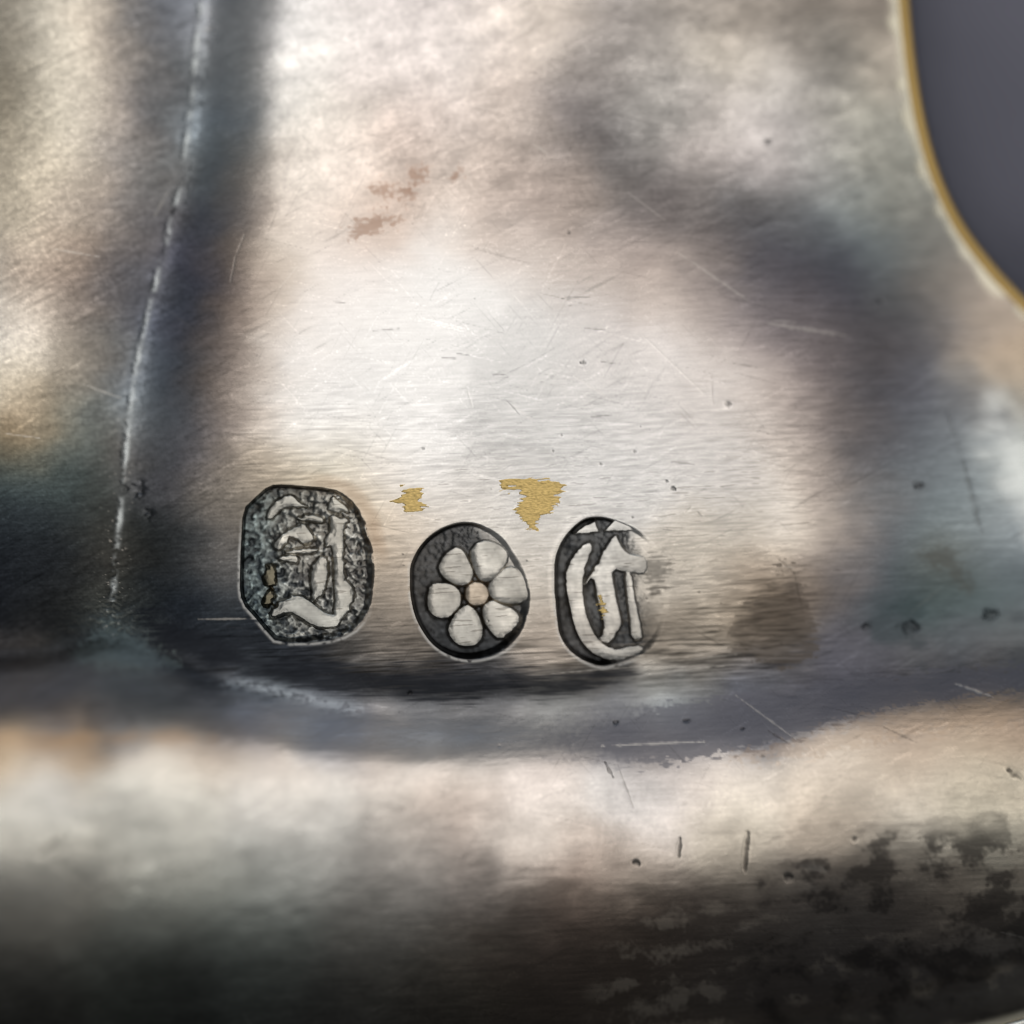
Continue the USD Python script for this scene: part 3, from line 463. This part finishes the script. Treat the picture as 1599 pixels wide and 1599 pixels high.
def plain(name, color, rough, metallic=1.0, vary=0.25, scale=60000.0):
    a = np.array(color)
    return usdkit.material(stage, '/World/Looks/' + name, {
        'geo': ('geometry', {}), 'm': ('mapping', {'mapping_type': 'point', 'scale': (scale * 0.2, scale, scale)}), 'n': ('noise_texture', {'scale': 1.0, 'detail': 4.0}),
        'r': ('rgb_ramp', {'ramp': [(0.3, tuple(a * (1 - vary))), (0.7, tuple(np.minimum(a * (1 + vary), 1)))]}),
        'b': ('bump', {'strength': 0.4, 'distance': 0.000006}),
        'p': ('principled_bsdf', {'metallic': metallic, 'roughness': rough})},
        [('geo.position', 'm.vector'), ('m.vector', 'n.vector'), ('n.fac', 'r.fac'), ('r.color', 'p.base_color'), ('n.fac', 'b.height'), ('b.normal', 'p.normal')], surface='p.BSDF')
GOLD = plain('gilding', (0.54, 0.385, 0.15), 0.36, 1.0, 0.38)
GOLDRIM = plain('gilt_rim', (0.42, 0.28, 0.10), 0.38, 1.0, 0.1)
DARKMETAL = plain('oxidised_silver', (0.30, 0.30, 0.33), 0.4, 1.0, 0.2, 4000.0)

def emit(path, V, F_, nrm, material, patina_and_light=None, dull=None):
    m = UsdGeom.Mesh.Define(stage, path)
    m.CreatePointsAttr(Vt.Vec3fArray.FromNumpy(V.astype(np.float32)))
    m.CreateFaceVertexCountsAttr(Vt.IntArray.FromNumpy(np.full(len(F_), F_.shape[1], np.int32)))
    m.CreateFaceVertexIndicesAttr(Vt.IntArray.FromNumpy(F_.astype(np.int32).ravel()))
    m.CreateSubdivisionSchemeAttr('none')
    m.CreateNormalsAttr(Vt.Vec3fArray.FromNumpy(nrm.astype(np.float32))); m.SetNormalsInterpolation('vertex')
    pv = UsdGeom.PrimvarsAPI(m)
    if patina_and_light is not None:
        pv.CreatePrimvar('patina_and_light', Sdf.ValueTypeNames.Color3fArray, 'vertex').Set(Vt.Vec3fArray.FromNumpy(np.clip(patina_and_light, 0.004, 0.95).astype(np.float32)))
    if dull is not None:
        pv.CreatePrimvar('dullness', Sdf.ValueTypeNames.FloatArray, 'vertex').Set(Vt.FloatArray.FromNumpy(dull.astype(np.float32)))
    UsdShade.MaterialBindingAPI.Apply(m.GetPrim()).Bind(material)
    return m

used = {}
def child(parent, name):
    k = (parent, name); n = used.get(k, -1) + 1; used[k] = n
    return f'{parent}/{name}' + (f'_{n:03d}' if n else '')

# ------------------------------------------------------------------ the setting
table = None
def table_top():
    z = -0.014
    V = np.array([[-0.6, -0.6, z], [0.6, -0.6, z], [0.6, 0.6, z], [-0.6, 0.6, z]])
    m = usdkit.material(stage, '/World/Looks/table_cloth', {
        'geo': ('geometry', {}), 'm': ('mapping', {'mapping_type': 'point', 'rotation': (0, 0, 0.5), 'scale': (70.0, 260.0, 100.0)}), 'n': ('noise_texture', {'scale': 1.0, 'detail': 3.0}),
        'r': ('rgb_ramp', {'ramp': [(0.3, (0.075, 0.075, 0.100)), (0.75, (0.20, 0.195, 0.235))]}), 'p': ('principled_bsdf', {'roughness': 0.7})},
        [('geo.position', 'm.vector'), ('m.vector', 'n.vector'), ('n.fac', 'r.fac'), ('r.color', 'p.base_color')], surface='p.BSDF')
    t = emit('/World/table_top', V, np.array([[0, 1, 2, 3]]), np.tile([0, 0, 1.0], (4, 1)), m)
    p = t.GetPrim()
    p.SetCustomDataByKey('kind', 'structure')
    p.SetCustomDataByKey('label', 'dark blue grey surface, out of focus, beyond the gilt rim')
    p.SetCustomDataByKey('category', 'table top')
table_top()

# ------------------------------------------------------------------ the dish
DISH = '/World/silver_dish'
d = UsdGeom.Xform.Define(stage, DISH).GetPrim()
d.SetCustomDataByKey('label', 'tarnished lobed silver dish with three stamped hallmarks, worn gilding and a gilt rim')
d.SetCustomDataByKey('category', 'dish')

V = world(X, Y, Z); NRM = grid_normals(V)
ny, nx = X.shape
idx = np.arange(ny * nx).reshape(ny, nx)
quads = np.stack([idx[:-1, :-1], idx[1:, :-1], idx[1:, 1:], idx[:-1, 1:]], -1).reshape(-1, 4)
cell = part[:-1, :-1].ravel()
keep = (f['rim'][:-1, :-1].ravel() < 3) & (f['foot'][:-1, :-1].ravel() < 3)
Vf, Nf, Cf, Rf = V.reshape(-1, 3), NRM.reshape(-1, 3), col.reshape(-1, 3), rough.ravel()
NAMES = [('lobe', 'broad brushed lobe carrying the hallmarks'), ('lobe', 'tarnished lobe at the left of the dark groove'), ('moulding', 'rounded moulding along the foot'),
         ('hallmark', 'octagonal hallmark with a worn blackletter letter on a pitted ground'), ('hallmark', 'round hallmark with a six petalled flower'), ('hallmark', 'hallmark with a blackletter E, worn away at its right side')]
HALL = []
for k, (name, label) in enumerate(NAMES):
    q = quads[(cell == k) & keep]
    u, inv = np.unique(q, return_inverse=True)
    path = child(DISH, name)
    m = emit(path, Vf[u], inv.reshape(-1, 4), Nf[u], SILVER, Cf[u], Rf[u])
    m.GetPrim().SetCustomDataByKey('label', label)
    if k >= 3: HALL.append(path)

# raised pieces inside the marks: the petals and the strokes of the letters
zs = lambda A, gx, gy: lerp_axis(lerp_axis(A, np.interp(gy, ys, np.arange(ny)), 0), np.interp(gx, xs, np.arange(nx)), 1)
def relief(path, polys, k, top, bevel, tone, seed, dome=0.0, rag=0.5, grow=2.6, own_share=0.25):
    every = np.vstack(polys); lo, hi = every.min(0) - 9, every.max(0) + 9
    gx, gy = np.arange(lo[0], hi[0], 0.85), np.arange(lo[1], hi[1], 0.85); GX, GY = np.meshgrid(gx, gy)
    n = {q: sample(C[q], gx, gy) for q in ('grain', 'fine', 'streak', 'streak3', 'blotch')}
    sd = None
    for poly in polys:
        one = sdf_poly(GX + rag * n['grain'], GY + rag * n['grain'], poly) + grow
        sd = one if sd is None else -smin(-sd, -one, 2.0)
    mark, depth, wall, tilt = MARKS[k]
    _, dep, full = punch(GX, GY, mark, depth, wall, tilt)
    base = zs(Zsurf, gx, gy)
    h = sst(-1.5, bevel, sd) ** 0.8
    there = np.clip(full / 5, 0, 1); floor = base - dep - 2.4 * there
    head = base - top * there + 0.55 * there - 0.35 + dome * there * np.sin(np.clip(sd / 16, 0, 1) * math.pi / 2) + 0.015 * n['streak'] + 0.02 * n['fine'] + 0.25 * n['blotch']
    z = floor * (1 - h) + np.maximum(head, floor + 0.3) * h
    own = np.stack([zs(Csurf[..., q], gx, gy) for q in range(3)], -1)
    c = (lin(tone) * (1 - own_share) * (0.4 + 0.6 * there[..., None]) + own * (1 - (1 - own_share) * (0.4 + 0.6 * there[..., None]))) * np.exp(0.03 * n['streak'] + 0.03 * n['streak3'] + 0.11 * n['blotch'] + 0.05 * n['grain'])[..., None]
    dash = (0.5 * sst(1.5, 2.3, 0.8 * n['streak3'] + 0.8 * n['streak']))[..., None]; c = c * (1 - dash) + lin((74, 66, 58)) * dash
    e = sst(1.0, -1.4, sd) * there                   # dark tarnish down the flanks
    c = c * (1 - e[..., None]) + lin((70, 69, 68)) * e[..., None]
    sel = sd > -2.4
    cells = sel[:-1, :-1] | sel[1:, :-1] | sel[1:, 1:] | sel[:-1, 1:]
    W_ = world(GX, GY, z); NN = grid_normals(W_)
    ii = np.arange(z.size).reshape(z.shape)
    q = np.stack([ii[:-1, :-1], ii[1:, :-1], ii[1:, 1:], ii[:-1, 1:]], -1)[cells]
    u, inv = np.unique(q, return_inverse=True)
    return emit(path, W_.reshape(-1, 3)[u], inv.reshape(-1, 4), NN.reshape(-1, 3)[u], RELIEF, c.reshape(-1, 3)[u], np.full(len(u), 0.32))

relief(child(HALL[0], 'letter'), [smooth_loop(z1(p), 1) for _, p in STROKES1[1:8]], 0, 3.6, 4.5, (182, 179, 170), 1, 3.4, 0.7, 2.6)
relief(child(HALL[0], 'letter_flourish'), [smooth_loop(z1(STROKES1[0][1]), 1)], 0, 4.2, 4.5, (188, 185, 176), 2, 3.0, 0.6, 2.2)
for _, p in STROKES1[8:]:
    relief(child(HALL[0], 'letter_flourish'), [smooth_loop(z1(p), 1)], 0, 6.5, 6.0, (116, 108, 88), 3, 2.0, 1.0, 2.0)
for i, (name, p) in enumerate(PETALS):
    relief(child(HALL[1], name), [smooth_loop(z2(p), 1)], 1, 3.2 if i not in (0, 4, 5) else 4.4, 4.2, (186, 181, 171) if name == 'petal' else (186, 168, 146), i, 3.4, 0.3, 5.2)
relief(child(HALL[2], 'letter'), [smooth_loop(z3(p), 1) for _, p in STROKES3[:3]], 2, 2.2, 4.0, (204, 200, 192), 4, 2.0, 0.4, 2.0, 0.5)
for _, p in STROKES3[3:]:
    relief(child(HALL[2], 'letter_flourish'), [z3(p)], 2, 1.8, 2.6, (200, 196, 188), 5, 0.8, 0.4, 1.2, 0.5)

# worn gilding: thin flakes left on the silver
def flake(path, poly, label, lift=0.55, rag=2.4):
    lo, hi = np.min(poly, 0) - 8, np.max(poly, 0) + 8
    gx, gy = np.arange(lo[0], hi[0], 0.7), np.arange(lo[1], hi[1], 0.7); GX, GY = np.meshgrid(gx, gy)
    n = {q: sample(C[q], gx, gy) for q in ('grain', 'fine', 'streak', 'streak3')}
    sd = sdf_poly(GX, GY, poly) + rag * 0.9 * n['streak3'] + rag * 0.9 * n['streak']
    sd = np.minimum(sd, 6 * (1.75 - n['streak'] * 0.8 - n['streak3'] * 0.5))
    z = zs(Zsurf, gx, gy) + lift * sst(0, 2.5, sd) + 0.1 * n['grain'] + 0.05 * n['fine'] + 0.03 * n['streak3']
    sel = sd > 0.1
    cells = sel[:-1, :-1] & sel[1:, :-1] & sel[1:, 1:] & sel[:-1, 1:]
    W_ = world(GX, GY, z); NN = grid_normals(W_); ii = np.arange(z.size).reshape(z.shape)
    q = np.stack([ii[:-1, :-1], ii[1:, :-1], ii[1:, 1:], ii[:-1, 1:]], -1)[cells]
    u, inv = np.unique(q, return_inverse=True)
    m = emit(path, W_.reshape(-1, 3)[u], inv.reshape(-1, 4), NN.reshape(-1, 3)[u], GOLD)
    m.GetPrim().SetCustomDataByKey('label', label)
flake(child(DISH, 'gilding_flake'), z4(GILT[0]), 'small worn patch of gilding above the octagonal mark')
flake(child(DISH, 'gilding_flake'), z4(GILT[1]), 'larger ragged patch of gilding above the flower mark')
flake(child(DISH, 'gilding_flake'), z3([(575, 860), (600, 850), (650, 930), (640, 960), (680, 1015), (640, 1050), (615, 1090), (590, 1000)]), 'thread of gilding inside the blackletter E', 1.2, 2.0)

# the rolled, gilded rim at the upper right and the bright lip under the moulding
def sweep(path, curve, prof, zbase, material, label):
    c = np.asarray(curve); t = np.gradient(c, axis=0); t /= np.linalg.norm(t, axis=1, keepdims=True)
    out = np.stack([-t[:, 1], t[:, 0]], 1)
    out = np.where((np.array([[1, -1]]) * out).sum(1, keepdims=True) * 0 + 1, out, out)
    rows = []
    for a, z in prof:
        q = c + out * a
        rows.append(world(q[:, 0], q[:, 1], zbase + z))
    W_ = np.stack(rows, 0); n = grid_normals(W_)
    ii = np.arange(W_.shape[0] * W_.shape[1]).reshape(W_.shape[:2])
    q = np.stack([ii[:-1, :-1], ii[1:, :-1], ii[1:, 1:], ii[:-1, 1:]], -1).reshape(-1, 4)
    m = emit(path, W_.reshape(-1, 3), q, n.reshape(-1, 3), material)
    m.GetPrim().SetCustomDataByKey('label', label)

def along(p, n=400):
    p = np.asarray(p); s = np.r_[0, np.cumsum(np.linalg.norm(np.diff(p, axis=0), axis=1))]; t = np.linspace(0, s[-1], n)
    return np.stack([np.interp(t, s, p[:, 0]), np.interp(t, s, p[:, 1])], 1)
def z_at(p):
    return ndi.map_coordinates(ZB, [(p[:, 1] - LO) / CS, (p[:, 0] - LO) / CS], order=1, mode='nearest')
rim = along(RIM)[::-1]
zr = ndi.gaussian_filter1d(z_at(rim), 6)
sweep(child(DISH, 'gilt_rim'), rim, [(-6 + 13.0 * (1 - math.cos(a)), -7 + 9 * math.sin(a)) for a in np.linspace(0.0, math.pi * 0.75, 9)], zr, GOLDRIM, 'thin gold line of the gilt rim')
sweep(child(DISH, 'outer_wall'), rim, [(16, -1.5), (21, -14), (24, -40), (30, -90), (34, -200), (36, -700)], zr, DARKMETAL, 'dark outer wall falling away below the gilt rim')
foot = along(FOOT)[::-1]
zf = ndi.gaussian_filter1d(z_at(foot), 6)
LIP = plain('bright_lip', (0.85, 0.80, 0.72), 0.35)
sweep(child(DISH, 'foot_lip'), foot[::-1], [(0 + 6 * (1 - math.cos(a)), -4 + 7 * math.sin(a)) for a in np.linspace(0.0, math.pi, 9)] + [(13, -60), (14, -600)], zf, LIP, 'bright narrow lip at the bottom edge')
